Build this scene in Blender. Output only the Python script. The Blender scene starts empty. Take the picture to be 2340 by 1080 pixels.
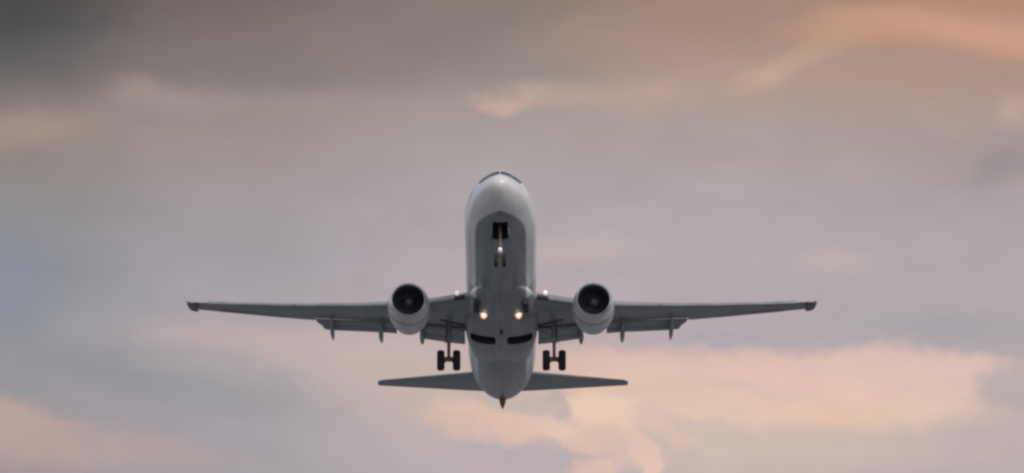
import bpy, bmesh, math
import numpy as np
from mathutils import Vector, Matrix

S = bpy.context.scene
R = math.radians
COL = S.collection

# ------------------------------------------------------------------ camera
ELEV = 6.5                       # the lens looks up at the climbing airliner
DIST = 320.0
FPX = 13523.0 / 2340.0           # focal length / sensor width
cam_d = bpy.data.cameras.new('camera')
cam = bpy.data.objects.new('camera', cam_d)
COL.objects.link(cam)
cam.location = (0, 0, 1.7)
cam.rotation_euler = (R(90 + ELEV), 0, 0)
cam_d.sensor_width = 36.0
cam_d.lens = 36.0 * FPX
cam_d.clip_start = 1.0
cam_d.clip_end = 60000.0
S.camera = cam
S.render.resolution_x, S.render.resolution_y = 1024, 472

S.view_settings.view_transform = 'Standard'
S.view_settings.look = 'None'
S.view_settings.exposure = 0.0
S.view_settings.gamma = 1.0
S.render.engine = 'CYCLES'
S.cycles.filter_width = 2.7       # the photograph is soft

# ------------------------------------------------------------------ sun
SUN_EL, SUN_AZ = 34.0, 155.0     # azimuth clockwise from +Y (behind the camera, to the right)
sd = Vector((math.sin(R(SUN_AZ)) * math.cos(R(SUN_EL)), math.cos(R(SUN_AZ)) * math.cos(R(SUN_EL)), math.sin(R(SUN_EL))))
sun_l = bpy.data.lights.new('sun', 'SUN')
sun_l.energy = 1.45
sun_l.angle = R(12)
sun_l.color = (1.0, 0.87, 0.81)
sun = bpy.data.objects.new('sun', sun_l)
COL.objects.link(sun)
sun.rotation_euler = sd.to_track_quat('Z', 'Y').to_euler()

# ------------------------------------------------------------------ world: overcast dusk sky
def lin(c):
    return tuple((x / 255 / 12.92 if x / 255 <= 0.04045 else ((x / 255 + 0.055) / 1.055) ** 2.4) for x in c)

W = bpy.data.worlds.new('World')
S.world = W
W.use_nodes = True
nt = W.node_tree
nt.nodes.clear()
N, L = nt.nodes, nt.links

def put(sock, v):
    if hasattr(v, 'is_output'):
        L.new(v, sock)
    else:
        sock.default_value = v

def mth(op, a, b=0.0, c=0.0, clamp=False):
    n = N.new('ShaderNodeMath'); n.operation = op; n.use_clamp = clamp
    put(n.inputs[0], a); put(n.inputs[1], b)
    if len(n.inputs) > 2: put(n.inputs[2], c)
    return n.outputs[0]

def mixc(f, a, b):
    n = N.new('ShaderNodeMix'); n.data_type = 'RGBA'; n.clamp_factor = True
    put(n.inputs[0], f)
    for s, v in ((n.inputs[6], a), (n.inputs[7], b)):
        put(s, v if hasattr(v, 'is_output') else (*v, 1.0))
    return n.outputs[2]

def sstep(x, lo, hi):
    n = N.new('ShaderNodeMapRange'); n.interpolation_type = 'SMOOTHSTEP'
    put(n.inputs[0], x)
    n.inputs[1].default_value = lo; n.inputs[2].default_value = hi
    return n.outputs[0]

tc = N.new('ShaderNodeTexCoord')
sep = N.new('ShaderNodeSeparateXYZ'); L.new(tc.outputs['Generated'], sep.inputs[0])
az = mth('ARCTAN2', sep.outputs[0], sep.outputs[1])          # azimuth, 0 at +Y
el = mth('ARCSINE', sep.outputs[2])
K = 13.523                                                   # cloud-map units per radian
X0 = mth('MULTIPLY_ADD', az, K, 1.170)
Y0 = mth('MULTIPLY_ADD', mth('SUBTRACT', el, R(ELEV)), -K, 0.540)
comb = N.new('ShaderNodeCombineXYZ'); L.new(X0, comb.inputs[0]); L.new(Y0, comb.inputs[1])

def noise(scale, detail=4.0, seed=0.0, stretch=1.0, rough=0.5):
    mp = N.new('ShaderNodeMapping'); L.new(comb.outputs[0], mp.inputs[0])
    mp.inputs['Location'].default_value = (seed, seed * 1.7, seed * 0.3)
    mp.inputs['Scale'].default_value = (1.0, stretch, 1.0)
    n = N.new('ShaderNodeTexNoise'); n.inputs['Scale'].default_value = scale
    n.inputs['Detail'].default_value = detail; n.inputs['Roughness'].default_value = rough
    L.new(mp.outputs[0], n.inputs['Vector'])
    return n
def warp(base, n, ch, amp):
    sp = N.new('ShaderNodeSeparateColor'); L.new(n.outputs['Color'], sp.inputs[0])
    return mth('MULTIPLY_ADD', mth('SUBTRACT', sp.outputs[ch], 0.5), amp, base)

nA = noise(2.6, 3, 3.1, 1.6)
nB = noise(9.0, 5, 7.7, 1.3, 0.55)
nE = noise(24.0, 4, 31.0, 1.2, 0.6)
X1 = warp(warp(X0, nA, 0, 0.12), nB, 0, 0.07)                # soft layers
Y1 = warp(warp(Y0, nA, 1, 0.04), nB, 1, 0.04)
X2 = warp(warp(warp(X0, nA, 0, 0.06), nB, 0, 0.13), nE, 0, 0.035)                # puffier layers
Y2 = warp(warp(warp(Y0, nA, 1, 0.02), nB, 1, 0.09), nE, 1, 0.022)

def ramp(fac, stops):
    n = N.new('ShaderNodeValToRGB'); n.color_ramp.interpolation = 'B_SPLINE'
    e = n.color_ramp.elements
    while len(e) < len(stops): e.new(0.5)
    for k, (p, c) in enumerate(stops):
        e[k].position = p; e[k].color = (*lin(c), 1)
    L.new(fac, n.inputs[0])
    return n.outputs[0]

yf = mth('DIVIDE', Y1, 1.080, clamp=True)
YS = [0, .09, .19, .28, .37, .46, .56, .65, .74, .83, .92, 1.0]
cols = [
 (0.02, [(78,75,74),(90,91,92),(122,115,114),(146,134,126),(142,136,134),(143,141,143),(144,144,150),(143,146,154),(149,149,153),(152,149,154),(158,150,154),(160,150,155)]),
 (0.50, [(117,103,101),(123,112,110),(139,130,128),(156,143,140),(160,149,149),(160,153,157),(163,158,164),(167,162,167),(170,161,165),(163,159,163),(162,158,164),(164,159,164)]),
 (1.10, [(136,121,112),(144,130,123),(157,145,140),(166,155,152),(170,161,164),(173,164,169),(177,167,173),(184,170,174),(196,176,172),(192,176,174),(188,174,174),(182,172,174)]),
 (1.72, [(160,133,118),(170,143,130),(174,153,143),(173,158,153),(174,163,164),(176,167,169),(179,169,172),(179,168,173),(180,168,173),(190,174,172),(196,178,173),(196,180,172)]),
 (2.30, [(178,133,110),(181,143,127),(171,147,136),(172,153,147),(166,153,153),(174,163,168),(176,166,171),(174,165,170),(178,167,170),(182,170,172),(186,171,173),(188,172,173)]),
]
xs = [c[0] for c in cols]
base = ramp(yf, list(zip(YS, cols[0][1])))
for i in range(1, len(cols)):
    base = mixc(sstep(X1, xs[i - 1], xs[i]), base, ramp(yf, list(zip(YS, cols[i][1]))))

# cloud bodies: centre, radii (map units), tilt, colour, strength, softness, puffy?
CL = [
 (0.00,0.10,0.20,0.10, 0, (74,77,78), .35, .95, 0),
 (0.00,0.00,0.20,0.14, 0, (72,71,69), .3, .95, 0),
 (0.42,0.15,0.44,0.06, 3, (120,111,109), .3, .8, 0),
 (0.95,0.10,0.46,0.10, 0, (134,123,120), .5, .9, 0),
 (0.06,0.300,0.20,0.045,-6, (172,151,140), .65, .85, 0),
 (0.345,0.225,0.11,0.045, 8, (174,152,142), .42, .9, 0),
 (0.70,0.24,0.50,0.040, 0, (164,150,147), .35, .9, 0),
 (0.06,0.37,0.20,0.050, 0, (150,140,136), .3, .9, 0),
 (1.140,0.236,0.055,0.022, 2, (204,168,156), .75, .95, 1),
 (1.19,0.226,0.060,0.018, -8, (198,166,154), .6, .95, 1),
 (1.26,0.215,0.15,0.030, 0, (190,164,152), .6, .95, 0),
 (1.48,0.225,0.14,0.042, 0, (190,163,150), .55, .9, 0),
 (1.40,0.10,0.22,0.070, 4, (174,146,134), .5, .9, 0),
 (1.72,0.175,0.34,0.055, 0, (184,158,146), .35, .9, 0),
 (1.785,0.158,0.115,0.032, -24, (200,168,148), .75, .9, 0),
 (1.88,0.100,0.13,0.034, -28, (188,160,138), .5, .9, 0),
 (2.05,0.055,0.26,0.050, -6, (198,152,124), .7, .9, 0),
 (2.24,0.078,0.30,0.036, 7, (204,156,132), .75, .9, 0),
 (2.36,0.105,0.18,0.030, 10, (206,157,132), .6, .9, 0),
 (2.30,0.00,0.20,0.035, 0, (178,130,103), .5, .9, 0),
 (2.10,0.165,0.30,0.045, 3, (168,144,130), .5, .9, 0),
 (2.33,0.265,0.050,0.045, 0, (192,166,154), .7, .9, 0),
 (2.32,0.375,0.12,0.052, -10, (154,144,146), .75, .85, 0),
 (1.60,0.32,0.30,0.055, 0, (168,158,158), .5, .9, 0),
 (0.02,0.635,0.09,0.12, 0, (134,142,157), .5, .9, 0),
 (0.25,0.85,0.36,0.05, 12, (148,148,152), .75, .9, 0),
 (0.03,0.97,0.21,0.060, 14, (190,165,157), .9, .8, 1),
 (0.24,1.02,0.30,0.048, 6, (180,160,158), .8, .8, 1),
 (0.06,1.03,0.16,0.050, 0, (184,161,154), .6, .8, 1),
 (0.50,0.76,0.26,0.050, 4, (182,168,170), .65, .9, 0),
 (0.62,0.775,0.30,0.030, 2, (190,174,172), .5, .9, 0),
 (0.85,0.83,0.30,0.065, 6, (198,178,172), .8, .85, 0),
 (1.02,0.92,0.28,0.065, 8, (200,182,174), .7, .85, 0),
 (1.30,0.575,0.20,0.040, 0, (190,176,175), .7, .9, 0),
 (1.92,0.600,0.10,0.030, 0, (192,176,173), .6, .9, 0),
 (1.62,0.695,0.40,0.040, 0, (174,166,172), .4, .9, 0),
 (1.65,0.770,0.15,0.028, 2, (172,166,175), .6, .9, 0),
 (2.15,0.745,0.30,0.040, 3, (168,164,169), .8, .9, 0),
 (1.85,0.965,0.60,0.085, 0, (212,188,176), .7, .95, 0),
 # the big lit bank, low on the right
 (1.45,0.840,0.24,0.050, 4, (222,188,176), .85, .6, 1),
 (1.88,0.852,0.44,0.062, 0, (226,193,181), .95, .6, 1),
 (2.20,0.860,0.26,0.055, 5, (222,190,180), .9, .6, 1),
 (1.55,0.905,0.34,0.062, 6, (224,194,176), .9, .6, 1),
 (1.92,0.925,0.40,0.058, 2, (228,196,178), .9, .6, 1),
 (1.95,0.955,0.16,0.040, 0, (224,192,168), .6, .8, 0),
 (1.80,1.020,0.55,0.050, 0, (200,184,174), .7, .8, 0),
 (2.33,0.880,0.075,0.075, 0, (178,168,168), .85, .7, 1),
 (2.30,1.000,0.20,0.060, 0, (190,172,172), .6, .8, 0),
 # puffs under the tail
 (1.13,0.965,0.17,0.048, 14, (222,190,174), .9, .38, 1),
 (1.03,0.962,0.10,0.035, 20, (204,180,170), .6, .7, 1),
 (1.385,0.950,0.095,0.050, 0, (230,199,179), 1.0, .28, 1),
 (1.33,0.985,0.07,0.022, 25, (228,196,178), .8, .35, 1),
 (1.43,0.995,0.035,0.045, -20, (228,194,176), .9, .35, 1),
 (1.39,1.005,0.13,0.040, 20, (216,187,175), .8, .5, 1),
 (1.30,1.000,0.10,0.022, 15, (222,192,176), .8, .4, 1),
 (1.465,1.035,0.055,0.035, 60, (224,192,176), .95, .3, 1),
 (1.40,1.040,0.045,0.030, 40, (204,184,176), .6, .8, 1),
 (1.255,0.975,0.060,0.022, 30, (226,196,180), .7, .6, 1),
 (1.49,0.950,0.045,0.030, 0, (218,188,176), .7, .6, 1),
 (1.36,1.065,0.060,0.025, 0, (224,192,178), .85, .5, 1),
 (1.50,0.975,0.040,0.026, 0, (220,190,176), .7, .7, 1),
 (1.56,1.005,0.055,0.026, 20, (216,188,174), .7, .7, 1),
 (1.16,1.045,0.16,0.045, 0, (184,172,177), .9, .7, 1),
 (1.285,0.935,0.045,0.035, 40, (190,173,168), .9, .5, 1),
 (1.215,0.925,0.10,0.022, 10, (198,180,172), .7, .7, 1),
 (1.60,0.985,0.10,0.020, 15, (204,184,174), .6, .7, 1),
 (1.75,0.890,0.20,0.022, 6, (216,186,176), .5, .8, 1),
 (2.05,0.905,0.12,0.020, -5, (220,186,176), .5, .8, 1),
 (1.70,1.065,0.14,0.035, 0, (196,182,172), .6, .8, 1),
]
for (cx, cy, rx, ry, rot, c, st, soft, puff) in CL:
    x, y = (X2, Y2) if puff else (X1, Y1)
    dx, dy = mth('SUBTRACT', x, cx), mth('SUBTRACT', y, cy)
    a = R(rot); ca, sa = math.cos(a), math.sin(a)
    u = mth('MULTIPLY_ADD', dx, ca / rx, mth('MULTIPLY', dy, sa / rx))
    v = mth('MULTIPLY_ADD', dx, -sa / ry, mth('MULTIPLY', dy, ca / ry))
    r2 = mth('MULTIPLY_ADD', u, u, mth('MULTIPLY', v, v))
    m = sstep(mth('SQRT', r2), 1 + soft * .55, max(0.0, 1 - soft))
    base = mixc(mth('MULTIPLY', m, st), base, lin(c))

# faint mottling through the whole deck
nC = noise(5.0, 6, 13.0, 2.2, 0.55)
nD = noise(1.5, 2, 21.0, 1.0, 0.5)
hv = N.new('ShaderNodeHueSaturation'); L.new(base, hv.inputs['Color'])
L.new(mth('MULTIPLY_ADD', mth('SUBTRACT', nC.outputs['Fac'], 0.5), 0.18, 1.01), hv.inputs['Value'])
L.new(mth('MULTIPLY_ADD', mth('SUBTRACT', nD.outputs['Fac'], 0.5), 0.25, 0.99), hv.inputs['Saturation'])
deck = hv.outputs['Color']

# elsewhere the deck thins into the open sky
sky = N.new('ShaderNodeTexSky'); sky.sky_type = 'NISHITA'; sky.sun_disc = False
sky.sun_elevation = R(SUN_EL); sky.sun_rotation = R(SUN_AZ)
sky.air_density = 1.2; sky.dust_density = 3.0
sc = N.new('ShaderNodeVectorMath'); sc.operation = 'SCALE'
L.new(sky.outputs[0], sc.inputs[0]); sc.inputs['Scale'].default_value = 0.15
wide = N.new('ShaderNodeTexNoise'); wide.inputs['Scale'].default_value = 3.0; wide.inputs['Detail'].default_value = 5
L.new(tc.outputs['Generated'], wide.inputs['Vector'])
far = mixc(sstep(wide.outputs['Fac'], .35, .6), sc.outputs[0], (0.62, 0.62, 0.68))
dxx = mth('ABSOLUTE', mth('SUBTRACT', X0, 1.17)); dyy = mth('ABSOLUTE', mth('SUBTRACT', Y0, 0.54))
near = mth('MULTIPLY', sstep(dxx, 6.0, 2.6), sstep(dyy, 4.0, 1.3))
outc = mixc(near, far, deck)
bg = N.new('ShaderNodeBackground'); L.new(outc, bg.inputs['Color']); bg.inputs['Strength'].default_value = 1.0
wo = N.new('ShaderNodeOutputWorld'); L.new(bg.outputs[0], wo.inputs['Surface'])

# ------------------------------------------------------------------ materials
def material(name, color, rough=0.5, metal=0.0, coat=0.0, grime=0.12, nscale=(1, 1, 1), spec=0.5):
    m = bpy.data.materials.new(name); m.use_nodes = True
    t = m.node_tree; b = t.nodes['Principled BSDF']
    b.inputs['Roughness'].default_value = rough; b.inputs['Metallic'].default_value = metal
    b.inputs['Coat Weight'].default_value = coat; b.inputs['Coat Roughness'].default_value = 0.15
    b.inputs['Specular IOR Level'].default_value = spec
    c = t.nodes.new('ShaderNodeTexCoord'); mp = t.nodes.new('ShaderNodeMapping'); mp.inputs['Scale'].default_value = nscale
    n = t.nodes.new('ShaderNodeTexNoise'); n.inputs['Scale'].default_value = 1.6; n.inputs['Detail'].default_value = 6
    t.links.new(c.outputs['Object'], mp.inputs[0]); t.links.new(mp.outputs[0], n.inputs['Vector'])
    r = t.nodes.new('ShaderNodeValToRGB')
    r.color_ramp.elements[0].position = .3; r.color_ramp.elements[1].position = .7
    r.color_ramp.elements[0].color = (*[x * (1 - grime) for x in color], 1)
    r.color_ramp.elements[1].color = (*[min(1, x * (1 + grime * .5)) for x in color], 1)
    t.links.new(n.outputs['Fac'], r.inputs[0]); t.links.new(r.outputs[0], b.inputs['Base Color'])
    m['ramp'] = r.name
    return m

M = {}
M['white'] = material('white_paint', (.72, .72, .72), .32, coat=.3, nscale=(2, .25, 2))
M['wlet'] = material('winglet_paint', (.55, .53, .55), .3, coat=.3, grime=.03)
M['wing'] = material('grey_wing_paint', (.245, .262, .27), .42, nscale=(.5, 1.5, .5), grime=.22)
def seams(m):
    t = m.node_tree; b = t.nodes['Principled BSDF']; old = b.inputs['Base Color'].links[0].from_socket
    def mt(op, a, b_=0.):
        n = t.nodes.new('ShaderNodeMath'); n.operation = op
        for i, v in enumerate((a, b_)):
            if hasattr(v, 'is_output'): t.links.new(v, n.inputs[i])
            else: n.inputs[i].default_value = v
        return n.outputs[0]
    c = t.nodes.new('ShaderNodeTexCoord'); s = t.nodes.new('ShaderNodeSeparateXYZ'); t.links.new(c.outputs['Object'], s.inputs[0])
    x = mt('ABSOLUTE', s.outputs[0]); y = mt('SUBTRACT', s.outputs[1], mt('MULTIPLY', x, .40))
    f = mt('MAXIMUM', mt('LESS_THAN', mt('FRACT', mt('MULTIPLY', y, .8)), .10), mt('LESS_THAN', mt('FRACT', mt('MULTIPLY', x, .55)), .05))
    n = t.nodes.new('ShaderNodeMix'); n.data_type = 'RGBA'; t.links.new(mt('MULTIPLY', f, .35), n.inputs[0]); t.links.new(old, n.inputs[6]); n.inputs[7].default_value = (.16, .17, .18, 1)
    t.links.new(n.outputs[2], b.inputs['Base Color'])
seams(M['wing'])
M['flap'] = material('grey_flap_paint', (.25, .267, .275), .42, nscale=(.5, 1.5, .5), grime=.2)
M['belly'] = material('grey_belly_paint', (.21, .225, .235), .40, nscale=(2.5, .2, 2), grime=.2)
M['cowl'] = material('cowl_paint', (.56, .56, .545), .35, coat=.2, nscale=(1.5, .8, 1.5), grime=.18)
M['metal'] = material('bare_metal', (.66, .66, .68), .28, metal=1.0)
M['hot'] = material('burnt_metal', (.26, .19, .14), .5, metal=.7)
M['duct'] = material('duct_liner', (.07, .08, .10), .6)
M['fan'] = material('fan_metal', (.06, .07, .09), .5, metal=.2)
M['dark'] = material('bay', (.05, .055, .06), .8, spec=.2)
M['dark'].name = 'bay_black'
M['rubber'] = material('tyre_rubber', (.018, .018, .018), .75, spec=.3)
M['gear'] = material('gear_grey', (.16, .12, .11), .5)
M['gearwhite'] = material('gear_white', (.75, .75, .75), .35)
M['glass'] = material('cockpit_glass', (.02, .02, .022), .3, spec=.15, grime=0)
M['red'] = material('skid_red', (.22, .07, .04), .5)
M['tip'] = material('winglet_root_paint', (.12, .085, .095), .4)
M['finp'] = material('fin_paint', (.62, .62, .63), .35)

def emis(name, color, strength):
    m = bpy.data.materials.new(name); m.use_nodes = True
    b = m.node_tree.nodes['Principled BSDF']
    b.inputs['Base Color'].default_value = (.8, .8, .8, 1)
    b.inputs['Emission Color'].default_value = (*color, 1); b.inputs['Emission Strength'].default_value = strength
    return m
M['lamp'] = emis('lamp_white', (1.0, .80, .70), 1.35)
M['lamphalo'] = emis('lamp_halo_orange', (1.0, .42, .16), .75)
M['root'] = emis('lamp_pale', (1.0, .93, .93), .48)

# fuselage: white above, grey belly that sweeps up to a rounded point under the nose (paint, in the plane's own coordinates)
def fuselage_mat():
    m = material('fuselage_livery', (.66, .66, .655), .32, coat=.3, nscale=(2, .25, 2), grime=.10)
    t = m.node_tree; b = t.nodes['Principled BSDF']; rn = t.nodes[m['ramp']]
    def mt(op, a, b_=0., c_=0., clamp=False):
        n = t.nodes.new('ShaderNodeMath'); n.operation = op; n.use_clamp = clamp
        for i, v in enumerate((a, b_, c_)):
            if i < len(n.inputs):
                if hasattr(v, 'is_output'): t.links.new(v, n.inputs[i])
                else: n.inputs[i].default_value = v
        return n.outputs[0]
    c = t.nodes.new('ShaderNodeTexCoord'); s = t.nodes.new('ShaderNodeSeparateXYZ'); t.links.new(c.outputs['Object'], s.inputs[0])
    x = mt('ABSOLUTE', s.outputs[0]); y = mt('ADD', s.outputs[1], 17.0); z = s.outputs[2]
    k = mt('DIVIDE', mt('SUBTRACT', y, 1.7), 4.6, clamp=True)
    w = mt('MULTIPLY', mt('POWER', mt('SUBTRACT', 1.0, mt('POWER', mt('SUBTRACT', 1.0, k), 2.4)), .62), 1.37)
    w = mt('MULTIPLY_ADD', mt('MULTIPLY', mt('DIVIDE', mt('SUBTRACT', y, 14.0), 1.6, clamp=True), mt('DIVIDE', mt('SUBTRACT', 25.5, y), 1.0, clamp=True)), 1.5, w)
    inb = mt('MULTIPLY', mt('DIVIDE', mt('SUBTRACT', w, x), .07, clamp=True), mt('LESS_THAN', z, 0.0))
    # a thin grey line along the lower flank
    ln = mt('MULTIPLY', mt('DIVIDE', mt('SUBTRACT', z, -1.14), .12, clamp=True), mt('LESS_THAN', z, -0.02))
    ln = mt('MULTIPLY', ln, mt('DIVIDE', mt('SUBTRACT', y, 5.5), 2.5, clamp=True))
    # longitudinal skin seams
    sm = mt('LESS_THAN', mt('FRACT', mt('MULTIPLY', x, 2.3)), .07)
    ring = mt('LESS_THAN', mt('FRACT', mt('MULTIPLY', y, .42)), .02)
    sm = mt('MAXIMUM', sm, ring)
    def mx(f, a, b_):
        n = t.nodes.new('ShaderNodeMix'); n.data_type = 'RGBA'
        if hasattr(f, 'is_output'): t.links.new(f, n.inputs[0])
        else: n.inputs[0].default_value = f
        for so, v in ((n.inputs[6], a), (n.inputs[7], b_)):
            if hasattr(v, 'is_output'): t.links.new(v, so)
            else: so.default_value = (*v, 1)
        return n.outputs[2]
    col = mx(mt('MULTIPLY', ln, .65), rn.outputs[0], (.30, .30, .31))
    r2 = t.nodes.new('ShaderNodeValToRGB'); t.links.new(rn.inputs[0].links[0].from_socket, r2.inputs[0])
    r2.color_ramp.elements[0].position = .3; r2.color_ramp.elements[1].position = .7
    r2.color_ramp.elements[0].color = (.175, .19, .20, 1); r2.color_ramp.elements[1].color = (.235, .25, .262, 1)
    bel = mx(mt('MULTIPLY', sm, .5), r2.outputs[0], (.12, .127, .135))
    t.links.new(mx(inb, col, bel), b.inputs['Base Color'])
    return m
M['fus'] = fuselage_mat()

# ------------------------------------------------------------------ mesh helpers (plane frame: x right, y aft with nose at -17, z up)
S0 = 17.0
def mesh_obj(name, verts, faces, mat, parent, smooth=True, angle=40, mats=None, fm=None):
    me = bpy.data.meshes.new(name)
    me.from_pydata([tuple(v) for v in verts], [], faces)
    bm = bmesh.new(); bm.from_mesh(me)
    bmesh.ops.remove_doubles(bm, verts=bm.verts, dist=1e-5)
    bmesh.ops.recalc_face_normals(bm, faces=bm.faces)
    bm.to_mesh(me); bm.free()
    for m in (mats or [mat]): me.materials.append(m)
    if smooth:
        me.polygons.foreach_set('use_smooth', [True] * len(me.polygons))
        me.set_sharp_from_angle(angle=R(angle))
    o = bpy.data.objects.new(name, me)
    COL.objects.link(o)
    if parent: o.parent = parent
    return o

class MB:
    def __init__(s): s.v, s.f = [], []
    def loft(s, rings, caps=True):
        n = len(rings[0]); b = len(s.v)
        for r in rings: s.v += [tuple(p) for p in r]
        for i in range(len(rings) - 1):
            for j in range(n):
                k = (j + 1) % n
                s.f.append((b + i * n + j, b + i * n + k, b + (i + 1) * n + k, b + (i + 1) * n + j))
        if caps:
            s.f.append(tuple(b + j for j in range(n)))
            s.f.append(tuple(b + (len(rings) - 1) * n + j for j in range(n)))
        return s
    def tube(s, a, b_, r1, r2=None, n=14):
        r2 = r1 if r2 is None else r2
        a, b_ = Vector(a), Vector(b_); d = (b_ - a).normalized()
        u = d.orthogonal().normalized(); w = d.cross(u)
        ring = lambda c, r: [c + (u * math.cos(t) + w * math.sin(t)) * r for t in [2 * math.pi * i / n for i in range(n)]]
        return s.loft([ring(a, r1), ring(b_, r2)])
    def box(s, c, d, rot=None, tap=1.0):
        c = Vector(c); h = Vector(d) / 2; q = []
        for z in (-1, 1):
            k = 1.0 if z < 0 else tap
            q.append([(sx * h.x * k, sy * h.y * k, z * h.z) for sx, sy in ((-1, -1), (1, -1), (1, 1), (-1, 1))])
        m = rot or Matrix.Identity(3)
        return s.loft([[c + m @ Vector(p) for p in r] for r in q])
    def lathe(s, prof, c, n=48, axis='y', closed=False, squash=1.0):
        rings = []
        for (t, r) in prof:
            ring = []
            for i in range(n):
                a = 2 * math.pi * i / n
                p, q = r * math.cos(a), r * math.sin(a)
                if q < 0: q *= squash
                ring.append((c[0] + p, c[1] + t, c[2] + q) if axis == 'y' else (c[0] + t, c[1] + p, c[2] + q))
            rings.append(ring)
        if closed: rings.append(rings[0])
        return s.loft(rings, caps=not closed)
    def build(s, name, mat, parent, **k): return mesh_obj(name, s.v, s.f, mat, parent, **k)

def spline(xs, ys, x):                       # monotone-ish cubic (Catmull with limited slopes)
    xs, ys = np.array(xs, float), np.array(ys, float)
    d = np.diff(ys) / np.diff(xs); m = np.zeros(len(xs)); m[0], m[-1] = d[0], d[-1]
    for i in range(1, len(xs) - 1):
        if d[i - 1] * d[i] > 0:
            w1, w2 = 2 * (xs[i + 1] - xs[i]) + (xs[i] - xs[i - 1]), (xs[i + 1] - xs[i]) + 2 * (xs[i] - xs[i - 1])
            m[i] = (w1 + w2) / (w1 / d[i - 1] + w2 / d[i])
    i = int(min(max(np.searchsorted(xs, x) - 1, 0), len(xs) - 2)); h = xs[i + 1] - xs[i]; t = (x - xs[i]) / h
    return ((2 * t**3 - 3 * t**2 + 1) * ys[i] + (t**3 - 2 * t**2 + t) * h * m[i] + (-2 * t**3 + 3 * t**2) * ys[i + 1] + (t**3 - t**2) * h * m[i + 1])

# s, half width, top z, bottom z
FS = [(0, .0, -.62, -.62), (.05, .20, -.44, -.80), (.2, .40, -.27, -.97), (.5, .64, -.08, -1.16), (1.0, .91, .15, -1.38), (1.6, 1.15, .36, -1.56),
      (2.2, 1.33, .58, -1.69), (2.8, 1.48, .98, -1.78), (3.4, 1.57, 1.30, -1.86), (4.2, 1.68, 1.56, -1.93), (5.2, 1.79, 1.76, -1.98), (6.5, 1.88, 1.90, -2.0), (8.5, 1.88, 1.96, -2.0),
      (12, 1.88, 2.01, -2.0), (25, 1.88, 2.01, -2.0), (27, 1.88, 2.01, -1.92), (29, 1.86, 2.0, -1.70), (31, 1.77, 1.97, -1.40), (33, 1.56, 1.92, -1.03), (35, 1.22, 1.84, -.50),
      (36.5, .80, 1.72, .02), (37.5, .45, 1.58, .48), (38.0, .24, 1.40, .78)]
fx = [f[0] for f in FS]
def fprof(s):
    return [spline(fx, [f[i] for f in FS], s) for i in (1, 2, 3)]
def fpt(s, a, off=0.0):                      # a: angle from the top, clockwise
    w, t, b = fprof(s); zc = (t + b) / 2; h = (t - b) / 2
    k = min(max((9.0 - s) / 4.0, 0), 1) * .30 * max(0.0, math.cos(a)) ** 1.4
    return Vector(((w + off) * math.sin(a) * (1 - k), s - S0, zc + (h + off) * math.cos(a)))

# ------------------------------------------------------------------ the ground (below the frame) 
gm = material('field_grass', (.20, .21, .22), .95, grime=.3, nscale=(.02, .02, .02), spec=.1)
g = mesh_obj('ground', [(-30000, -30000, 0), (30000, -30000, 0), (30000, 30000, 0), (-30000, 30000, 0)], [(0, 1, 2, 3)], gm, None, smooth=False)
g['kind'] = 'structure'

# ------------------------------------------------------------------ the airliner
plane = bpy.data.objects.new('airliner', None)
COL.objects.link(plane)
plane['label'] = 'white and grey twin engine jet airliner climbing with landing gear down and landing lights on'
plane['category'] = 'airplane'
PITCH, YAW = -0.2416798, -0.0026455
plane.rotation_mode = 'QUATERNION'
plane.rotation_quaternion = (Matrix.Rotation(PITCH, 3, 'X') @ Matrix.Rotation(YAW, 3, 'Z')).to_quaternion()
ez = R(ELEV)
plane.location = (-0.5786, DIST * math.cos(ez), 1.7 + DIST * math.sin(ez) - 2.5403)

# fuselage
ss = [0.0005, .02, .05, .1, .2, .35, .5, .75] + list(np.arange(1.0, 8.01, .25)) + list(np.arange(9, 25, 1.0)) + list(np.arange(25, 37.9, .5)) + [38.0]
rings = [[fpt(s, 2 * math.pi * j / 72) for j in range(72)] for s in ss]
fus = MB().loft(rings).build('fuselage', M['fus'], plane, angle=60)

# wing to body fairing
FA = [(12.6, 1.0, -1.75, .22), (13.2, 1.30, -1.66, .40), (14.2, 1.60, -1.52, .64), (15.5, 1.80, -1.42, .82), (17, 1.94, -1.36, .90), (19.5, 1.97, -1.36, .92), (20.8, 1.93, -1.38, .87), (22.2, 1.80, -1.45, .72), (23.5, 1.5, -1.52, .52), (24.6, 1.0, -1.62, .28)]
def farp(s, a):
    w, zc, h = (spline([f[0] for f in FA], [f[i] for f in FA], s) for i in (1, 2, 3))
    e = .96 - .22 * min(max((s - 13.5) / 4.0, 0), 1)
    cx, cz = math.cos(a), math.sin(a)
    return Vector((w * math.copysign(abs(cx)**e, cx), s - S0, zc + h * math.copysign(abs(cz)**e, cz)))
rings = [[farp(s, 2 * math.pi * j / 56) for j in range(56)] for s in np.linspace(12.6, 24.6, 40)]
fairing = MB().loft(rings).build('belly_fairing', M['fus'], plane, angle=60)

def cut(o, mb):
    c = mb.build('cutter', M['dark'], None, smooth=False)
    mod = o.modifiers.new('b', 'BOOLEAN'); mod.operation = 'DIFFERENCE'; mod.solver = 'EXACT'; mod.object = c
    mod.material_mode = 'TRANSFER'
    c.matrix_world = Matrix.Identity(4)
    par = o.parent; o.parent = None
    bpy.context.view_layer.update()
    ev = o.evaluated_get(bpy.context.evaluated_depsgraph_get())
    me = bpy.data.meshes.new_from_object(ev)
    o.modifiers.clear(); old = o.data; o.data = me; me.name = o.name
    o.parent = par
    bpy.data.meshes.remove(old); cm = c.data; bpy.data.objects.remove(c); bpy.data.meshes.remove(cm)
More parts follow.
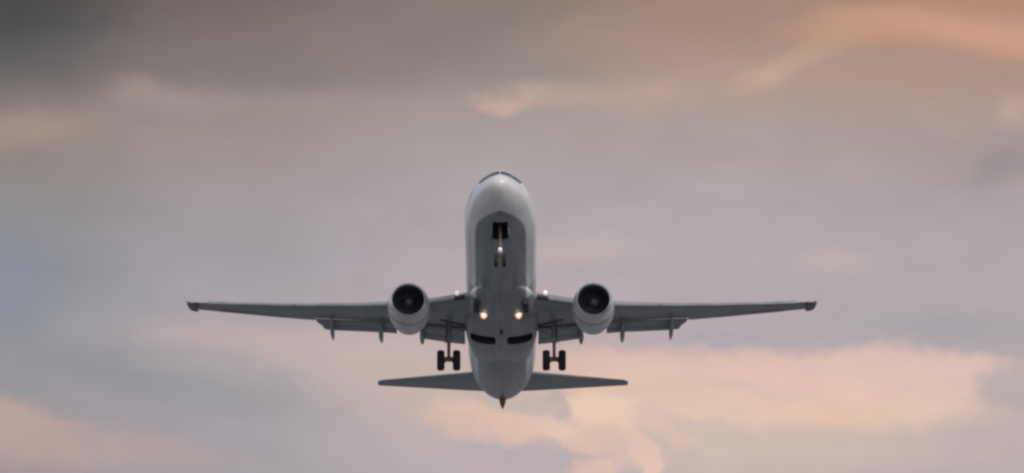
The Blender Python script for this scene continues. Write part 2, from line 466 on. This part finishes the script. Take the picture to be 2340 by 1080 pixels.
# nose gear bay, and the two round main wheel wells that stay open
cut(fus, MB().box((0, 3.85 - S0, -2.05), (.78, 1.95, 1.7)))
for o_ in (fairing, fus):
    for sx in (-1, 1):
        c0 = Vector((sx * 1.0, 19.85 - S0, 0)); sup = lambda v: math.copysign(abs(v) ** .38, v)
        ring = lambda z: [(c0.x + .69 * sup(math.cos(t)), c0.y + .66 * sup(math.sin(t)), z) for t in [2 * math.pi * i / 40 for i in range(40)]]
        cut(o_, MB().loft([ring(-2.6), ring(-1.1)]))

# cockpit windows
for sx in (1, -1):
    for (s0, s1, s2, s3, a0, a1) in ((2.30, 2.92, 2.34, 2.98, 1.0, 33), (2.34, 3.0, 2.5, 3.2, 34, 57)):
        n = 6; vs = []; fc = []
        for i in range(n + 1):
            for j in range(n + 1):
                t, q = i / n, j / n
                lo = s0 + (s2 - s0) * q; hi = s1 + (s3 - s1) * q
                vs.append(fpt(lo + (hi - lo) * t, sx * R(a0 + (a1 - a0) * q), .012))
        for i in range(n):
            for j in range(n):
                a = i * (n + 1) + j; fc.append((a, a + 1, a + n + 2, a + n + 1))
        mesh_obj('cockpit_window', vs, fc, M['glass'], plane)

# belly antennas and beacon
m = MB()
for (s, x, h) in ((7.6, 0, .26), (10.2, 0, .30), (27.2, 0, .26)):
    zb = fprof(s)[2]
    q = [[(x - .012, s - .16 - S0, zb + .04), (x + .012, s - .16 - S0, zb + .04), (x + .012, s + .16 - S0, zb + .04), (x - .012, s + .16 - S0, zb + .04)],
         [(x - .008, s - .02 - S0, zb - h), (x + .008, s - .02 - S0, zb - h), (x + .008, s + .18 - S0, zb - h), (x - .008, s + .18 - S0, zb - h)]]
    MB().loft(q).build('antenna', M['belly'], plane, smooth=False)
MB().lathe([(-.14, .0005), (-.1, .07), (0, .1), (.1, .07), (.14, .0005)], (0, 18.3 - S0, -2.36), 16).build('beacon', M['dark'], plane)

# ---- aerofoil surfaces
AFX = [0, .01, .03, .07, .14, .25, .4, .58, .78, 1.0]
def foil(le, te, th, camber=.015, updir=None, n_up=None):
    le, te = Vector(le), Vector(te); ch = te - le; c = ch.length
    up = updir or Vector((0, 0, 1))
    up = (up - ch.normalized() * up.dot(ch.normalized())).normalized()
    y = lambda x: 5 * th * (.2969 * math.sqrt(x) - .126 * x - .3516 * x * x + .2843 * x**3 - .1015 * x**4) + .0015 * (x > .9)
    cam_ = lambda x: camber * 4 * x * (1 - x)
    top = [le + ch * x + up * c * (cam_(x) + y(x)) for x in AFX]
    bot = [le + ch * x + up * c * (cam_(x) - y(x)) for x in AFX[1:]]
    return top + bot[::-1]

LE = [(1.2, 14.75, -1.52), (1.95, 15.0, -1.47), (2.7, 15.45, -1.42), (3.9, 16.2, -1.33), (6.2, 17.42, -1.02), (10.6, 19.7, -.25), (14, 21.5, .44), (16.77, 23.0, 1.06)]
TE = [(1.2, 22.45, -.98), (1.95, 22.45, -.93), (3.9, 22.45, -.66), (5.8, 22.45, -.38), (8, 22.9, -.10), (10.4, 23.38, .20), (14, 24.1, .80), (16.77, 24.62, 1.25)]
def le(x, ds=0.0, dz=0.0):
    a = [p[0] for p in LE]; return Vector((x, spline(a, [p[1] for p in LE], x) - S0 + ds, spline(a, [p[2] for p in LE], x) + dz))
def te(x):
    a = [p[0] for p in TE]; return Vector((x, spline(a, [p[1] for p in TE], x) - S0, spline(a, [p[2] for p in TE], x)))
thick = lambda x: .135 - .003 * x
def mir(r, sx): return [(sx * p[0], p[1], p[2]) for p in r]

for sx in (1, -1):
    # main box: nose set back behind the slats, tail cut where the flaps sit
    rings = []
    for x in (1.2, 1.95, 2.7, 3.9, 5.0, 6.2, 7.5, 9.0, 10.25, 10.28, 11.5, 13, 14.5, 15.8, 16.77):
        a, b = le(x, .22, .10), te(x)
        if x < 10.27: b = a + (b - a) * .86
        th = thick(x) * (1.18 if x < 10.27 else 1)
        rings.append(mir(foil(a, b, th, .012), sx))
    wing_o = MB().loft(rings).build('wing', M['wing'], plane, angle=35)
    bay = lambda z: [(sx * x, y - S0, z) for x, y in ((3.35, 19.0), (3.35, 19.45), (1.5, 20.95), (1.5, 20.45))]
    cut(wing_o, MB().loft([bay(-2.6), bay(-1.12)]))
    # slats / leading edge flaps
    for (x0, x1) in ((2.55, 3.85), (5.95, 8.6), (8.64, 11.3), (11.34, 13.9), (13.94, 16.2)):
        rings = []
        for x in np.linspace(x0, x1, 5):
            a = le(x); c = (te(x) - a); k = .15 if x > 5 else .11
            rings.append(mir(foil(a + Vector((0, 0, -.02)), a + c * k + Vector((0, 0, .20)), .30, .0), sx))
        MB().loft(rings).build('slat', M['wing'], plane)
    rings = []
    for x in (1.98, 2.48):
        a = le(x); c = te(x) - a
        rings.append(mir(foil(a + Vector((0, -.05, .0)), a + c * .10 + Vector((0, 0, .16)), .30, .0), sx))
    MB().loft(rings).build('leading_edge_flap', M['dark'], plane)
    MB().loft([[(sx * 1.33 + p * .13, y_ - S0, q - .0) for p, q in ((-1, z0), (1, z0), (1, z1), (-1, z1))] for y_, z0, z1 in ((14.15, -2.16, -1.9), (14.9, -2.22, -1.9), (15.5, -2.2, -2.05))]).build('ram_air_inlet', M['dark'], plane, smooth=False)
    # flaps, slightly lowered
    for (x0, x1) in ((2.0, 4.35), (5.75, 10.22)):
        rings = []; aft = []
        for x in np.linspace(x0, x1, 6):
            a, b = le(x), te(x); h = a + (b - a) * .77 + Vector((0, 0, -.17 if x < 5 else -.13))
            xs_ = x if x < 9.6 else 9.6 + (x - 9.6) * .2
            ex = Vector((xs_, 23.15 - S0 if x < 5 else b.y + .42, 0)); ex.z = b.z - .34
            mid = h + (ex - h) * .66
            rings.append(mir(foil(h, mid, .17, .0), sx))
            aft.append(mir(foil(mid + Vector((0, -.18, -.01)), ex + Vector((0, 0, -.05)), .16, .0), sx))
        f = MB().loft(rings).build('flap', M['flap'], plane)
        MB().loft(aft).build('aft_flap', M['flap'], f)
    # aileron on the outer trailing edge: hinge seam as a slim plate
    rings = []
    for x in (11.9, 15.6):
        a, b = le(x), te(x); h = a + (b - a) * .76
        rings.append(mir(foil(h + Vector((0, 0, -.035)), b + Vector((0, .01, -.012)), .10, .0), sx))
    MB().loft(rings).build('aileron', M['flap'], plane)
    # flap track fairings
    for (x, s0, s1, z0, z1, r) in ((9.3, 21.0, 24.75, -.36, -.52, .20), (6.62, 20.6, 24.75, -.84, -.66, .22), (4.36, 20.6, 24.5, -1.22, -.80, .22)):
        rings = []
        for t in np.linspace(0, 1, 15):
            k = max(.02, math.sin(math.pi * t**.85)**.75) if t < 1 else .02
            zc = z0 + (z1 - z0) * t - .16 * math.sin(math.pi * t)
            rings.append([(sx * (x + r * .62 * k * math.cos(a)), s0 + (s1 - s0) * t - S0, zc + r * 1.15 * k * math.sin(a)) for a in [2 * math.pi * i / 16 for i in range(16)]])
        MB().loft(rings).build('flap_track_fairing', M['wing'], plane)
    # blended winglet
    rings = []
    for (x, z, s, c, ang) in ((16.55, 1.10, 23.0, 1.62, 0), (16.78, 1.13, 23.15, 1.52, 12), (16.98, 1.22, 23.35, 1.40, 35), (17.10, 1.38, 23.6, 1.28, 55), (17.20, 1.62, 23.85, 1.16, 72), (17.34, 2.1, 24.25, 1.0, 82), (17.48, 3.0, 24.95, .78, 83), (17.60, 3.95, 25.65, .54, 83)):
        up = Vector((-math.sin(R(ang)), 0, math.cos(R(ang))))
        rings.append(mir(foil((x + .22, s - S0, z), (x + .22 + (.0 if ang < 60 else .02), s + c - S0, z + .03), .10 if ang < 60 else .075, 0, up), sx))
    w = MB().loft(rings[3:]).build('winglet', M['wlet'], plane)
    MB().loft(rings[:4]).build('winglet_root', M['tip'], w)
    # wing root landing light in the leading edge
    MB().lathe([(-.10, .0005), (-.08, .07), (.0, .12), (.1, .13)], (sx * 2.36, 15.3 - S0, -1.12), 16).build('wing_root_light', M['root'], plane)
    # belly landing light; the warm halo around its lens is modelled as an emissive ring
    q = MB().lathe([(-.05, .20), (.02, .21), (.30, .17)], (sx * .93, 15.8 - S0, -2.17), 20, squash=1.5).build('landing_light', M['belly'], plane)
    MB().lathe([(-.06, .0005), (-.13, .055), (-.09, .105)], (sx * .93, 15.8 - S0, -2.17), 20, squash=1.9).build('lens', M['lamp'], q)
    MB().lathe([(-.058, .20), (-.088, .19), (-.09, .107), (-.055, .107)], (sx * .93, 15.8 - S0, -2.17), 20, closed=True, squash=1.5).build('lens_halo', M['lamphalo'], q)

    # ---- engine
    ex, ez_ = sx * 4.93, -2.32
    c = (ex, 13.0 - S0, ez_)
    cowl = MB().lathe([(.18, 1.0), (.5, 1.07), (1.0, 1.12), (1.6, 1.13), (2.2, 1.08), (2.8, .98), (3.3, .86), (3.3, .83), (2.9, .80), (2.9, .84), (2.0, .98), (.35, .90), (.20, .90)], c, 56, closed=True).build('engine', M['cowl'], plane, angle=50)
    MB().lathe([(.185, 1.003), (.09, .965), (.02, .925), (0, .89), (.03, .85), (.1, .825), (.21, .812), (.21, .84), (.19, .97)], c, 56, closed=True).build('intake_lip', M['metal'], cowl, angle=60)
    MB().lathe([(.85, .0005), (.95, .84), (1.3, .84), (1.3, .0005)], c, 40).build('fan_case', M['dark'], cowl)
    MB().lathe([(.215, .845), (.4, .85), (.95, .875), (.95, .845), (.4, .822), (.215, .815)], c, 48, closed=True).build('intake_duct', M['duct'], cowl, angle=60)
    fm = MB()
    for i in range(24):
        a0 = 2 * math.pi * i / 24
        def bp(r, a, y): return (c[0] + r * math.cos(a), c[1] + y, c[2] + r * math.sin(a))
        v = []
        for r, tw, dy in ((.22, .14, .10), (.5, .13, .09), (.8, .12, .05)):
            v.append([bp(r, a0, .62), bp(r, a0 + tw, .62 + dy + .08), bp(r, a0 + tw + .01, .64 + dy + .08), bp(r, a0 + .01, .64)])
        fm.loft(v)
    fm.build('fan_blades', M['fan'], cowl, angle=30)
    MB().lathe([(.30, .0005), (.34, .06), (.45, .13), (.62, .21), (.74, .25), (.74, .001)], c, 24).build('spinner', M['fan'], cowl)
    MB().lathe([(2.4, .70), (3.2, .66), (4.0, .50), (4.6, .36), (4.6, .32), (3.6, .40), (2.4, .5)], c, 40, closed=True).build('nozzle', M['hot'], cowl)
    MB().lathe([(3.9, .24), (4.6, .22), (5.0, .12), (5.25, .0005)], c, 24).build('exhaust_plug', M['hot'], cowl)
    MB().lathe([(2.8, .69), (2.9, .83), (2.95, .83), (2.95, .69)], c, 40, closed=True).build('fan_exit_vanes', M['dark'], cowl)
    rings = []
    for (s, hw, zb, zt) in ((13.9, .05, -1.32, -1.16), (14.8, .17, -1.5, -.98), (16.3, .22, -1.72, -.82), (18.0, .22, -1.9, -.8), (19.4, .16, -1.55, -.85), (20.6, .05, -1.25, -.95)):
        rings.append([(ex - hw, s - S0, zb), (ex + hw, s - S0, zb), (ex + hw, s - S0, zt), (ex - hw, s - S0, zt)])
    MB().lathe([(.93, 1.10), (.93, 1.128), (.98, 1.131), (.98, 1.10)], c, 56, closed=True).build('cowl_seam', M['duct'], cowl)
    MB().loft(rings).build('pylon', M['cowl'], cowl, angle=30)

    # ---- tailplane
    rings = [mir(foil(a, b, t_, 0), sx) for a, b, t_ in (((.5, 32.5 - S0, .42), (.5, 37.1 - S0, .72), .10), ((1.9, 33.4 - S0, .58), (1.9, 37.45 - S0, .90), .09), ((6.95, 38.0 - S0, 1.72), (6.95, 39.4 - S0, 1.86), .09), ((7.2, 38.4 - S0, 1.78), (7.2, 39.4 - S0, 1.88), .05))]
    MB().loft(rings).build('horizontal_stabilizer', M['wing'], plane, angle=40)

    # ---- main landing gear
    gx, gy, gz = sx * 2.86, 19.6 - S0, -3.48
    gear = MB().tube((gx, gy - .02, -2.2), (gx, gy, gz), .10, .085).tube((gx - .5, gy, gz), (gx + .5, gy, gz), .075)\
        .tube((gx - .30, gy, gz), (gx - .06, gy, gz + .16), .17, .07).tube((gx + .30, gy, gz), (gx + .06, gy, gz + .16), .17, .07)\
        .tube((gx, gy + .16, -2.4), (gx, gy + .42, -2.85), .05).tube((gx, gy + .42, -2.85), (gx, gy + .1, -3.35), .05)\
        .tube((gx, gy - .2, -2.5), (gx, gy - .06, -3.4), .035).build('main_landing_gear', M['gear'], plane, angle=30)
    MB().tube((gx, gy - .1, -1.0), (gx, gy - .02, -2.45), .17, .155).build('shock_strut', M['wing'], gear)
    MB().tube((gx, gy - .05, -2.2), (sx * 1.55, gy + .05, -1.5), .055).build('side_brace', M['wing'], gear)
    MB().box((gx + sx * .17, gy, -1.85), (.03, .62, 1.15), Matrix.Rotation(sx * R(-4), 3, 'Y')).build('gear_door', M['wing'], gear, smooth=False)
    for s2 in (-1, 1):
        wx = gx + s2 * .43
        h = .205
        MB().lathe([(-h, .30), (-h, .44), (-h * .88, .51), (-h * .55, .553), (0, .565), (h * .55, .553), (h * .88, .51), (h, .44), (h, .30), (h * .6, .27), (-h * .6, .27)], (wx, gy, gz), 40, axis='x', closed=True).build('tyre', M['rubber'], gear, angle=50)
        MB().lathe([(-.12, .10), (-.16, .20), (-.185, .30), (.185, .30), (.16, .20), (.12, .10)], (wx, gy, gz), 24, axis='x').build('wheel_hub', M['gear'], gear)

# fin (hidden behind the fuselage from the front, still there)
rings = []
for (s, z, c, t_) in ((29.2, 1.75, 8.0, .07), (31.6, 2.3, 5.6, .09), (37.3, 8.3, 2.0, .09), (37.6, 8.5, 1.7, .07)):
    rings.append(foil((0, s - S0, z), (0, s + c - S0, z), t_, 0, Vector((1, 0, 0))))
MB().loft(rings).build('tail_fin', M['finp'], plane)
# tail skid and exhaust
MB().loft([[(a * .20, y + 33.6 - S0, -.80) for a, y in ((-1, -.5), (1, -.5), (1, .5), (-1, .5))], [(a * .15, y + 33.8 - S0, -1.05) for a, y in ((-1, -.2), (1, -.2), (1, .35), (-1, .35))],
           [(a * .035, y + 34.0 - S0, -1.34) for a, y in ((-1, -.05), (1, -.05), (1, .12), (-1, .12))]]).build('tail_skid', M['red'], plane, smooth=False)
MB().lathe([(-.3, .16), (.12, .15), (.12, .12), (-.3, .12)], (0, 38.1 - S0, 1.08), 20, closed=True).build('tail_exhaust', M['hot'], plane)

# nose landing gear
ny, nz = 4.05 - S0, -3.42
gear = MB().tube((0, ny - .1, -1.5), (0, ny - .03, -2.7), .095).tube((0, ny - .03, -2.65), (0, ny, nz), .06).tube((-.26, ny, nz), (.26, ny, nz), .045)\
    .tube((0, ny - .03, -2.5), (0, ny + .75, -1.6), .045).tube((0, ny - .12, -2.75), (0, ny - .3, -3.02), .035).tube((0, ny - .3, -3.02), (0, ny - .05, -3.3), .035).build('nose_landing_gear', M['gear'], plane, angle=30)
for s2 in (-1, 1):
    h = .10
    MB().lathe([(-h, .18), (-h, .27), (-h * .85, .315), (-h * .5, .34), (0, .345), (h * .5, .34), (h * .85, .315), (h, .27), (h, .18)], (s2 * .215, ny, nz), 32, axis='x', closed=True).build('tyre', M['rubber'], gear, angle=50)
    MB().lathe([(-.06, .02), (-.08, .18), (.08, .18), (.06, .02)], (s2 * .215, ny, nz), 20, axis='x').build('wheel_hub', M['gear'], gear)
    MB().box((s2 * .46, 4.05 - S0, -2.12), (.03, 1.5, .42), Matrix.Rotation(s2 * R(-8), 3, 'Y')).build('gear_door', M['belly'], gear, smooth=False)
tl = MB().lathe([(-.07, .0005), (-.05, .07), (.0, .095), (.1, .07)], (0, ny - .16, -2.84), 20, squash=2.3).build('taxi_light', M['root'], gear)
tl['label'] = 'taxi light on the nose gear leg'
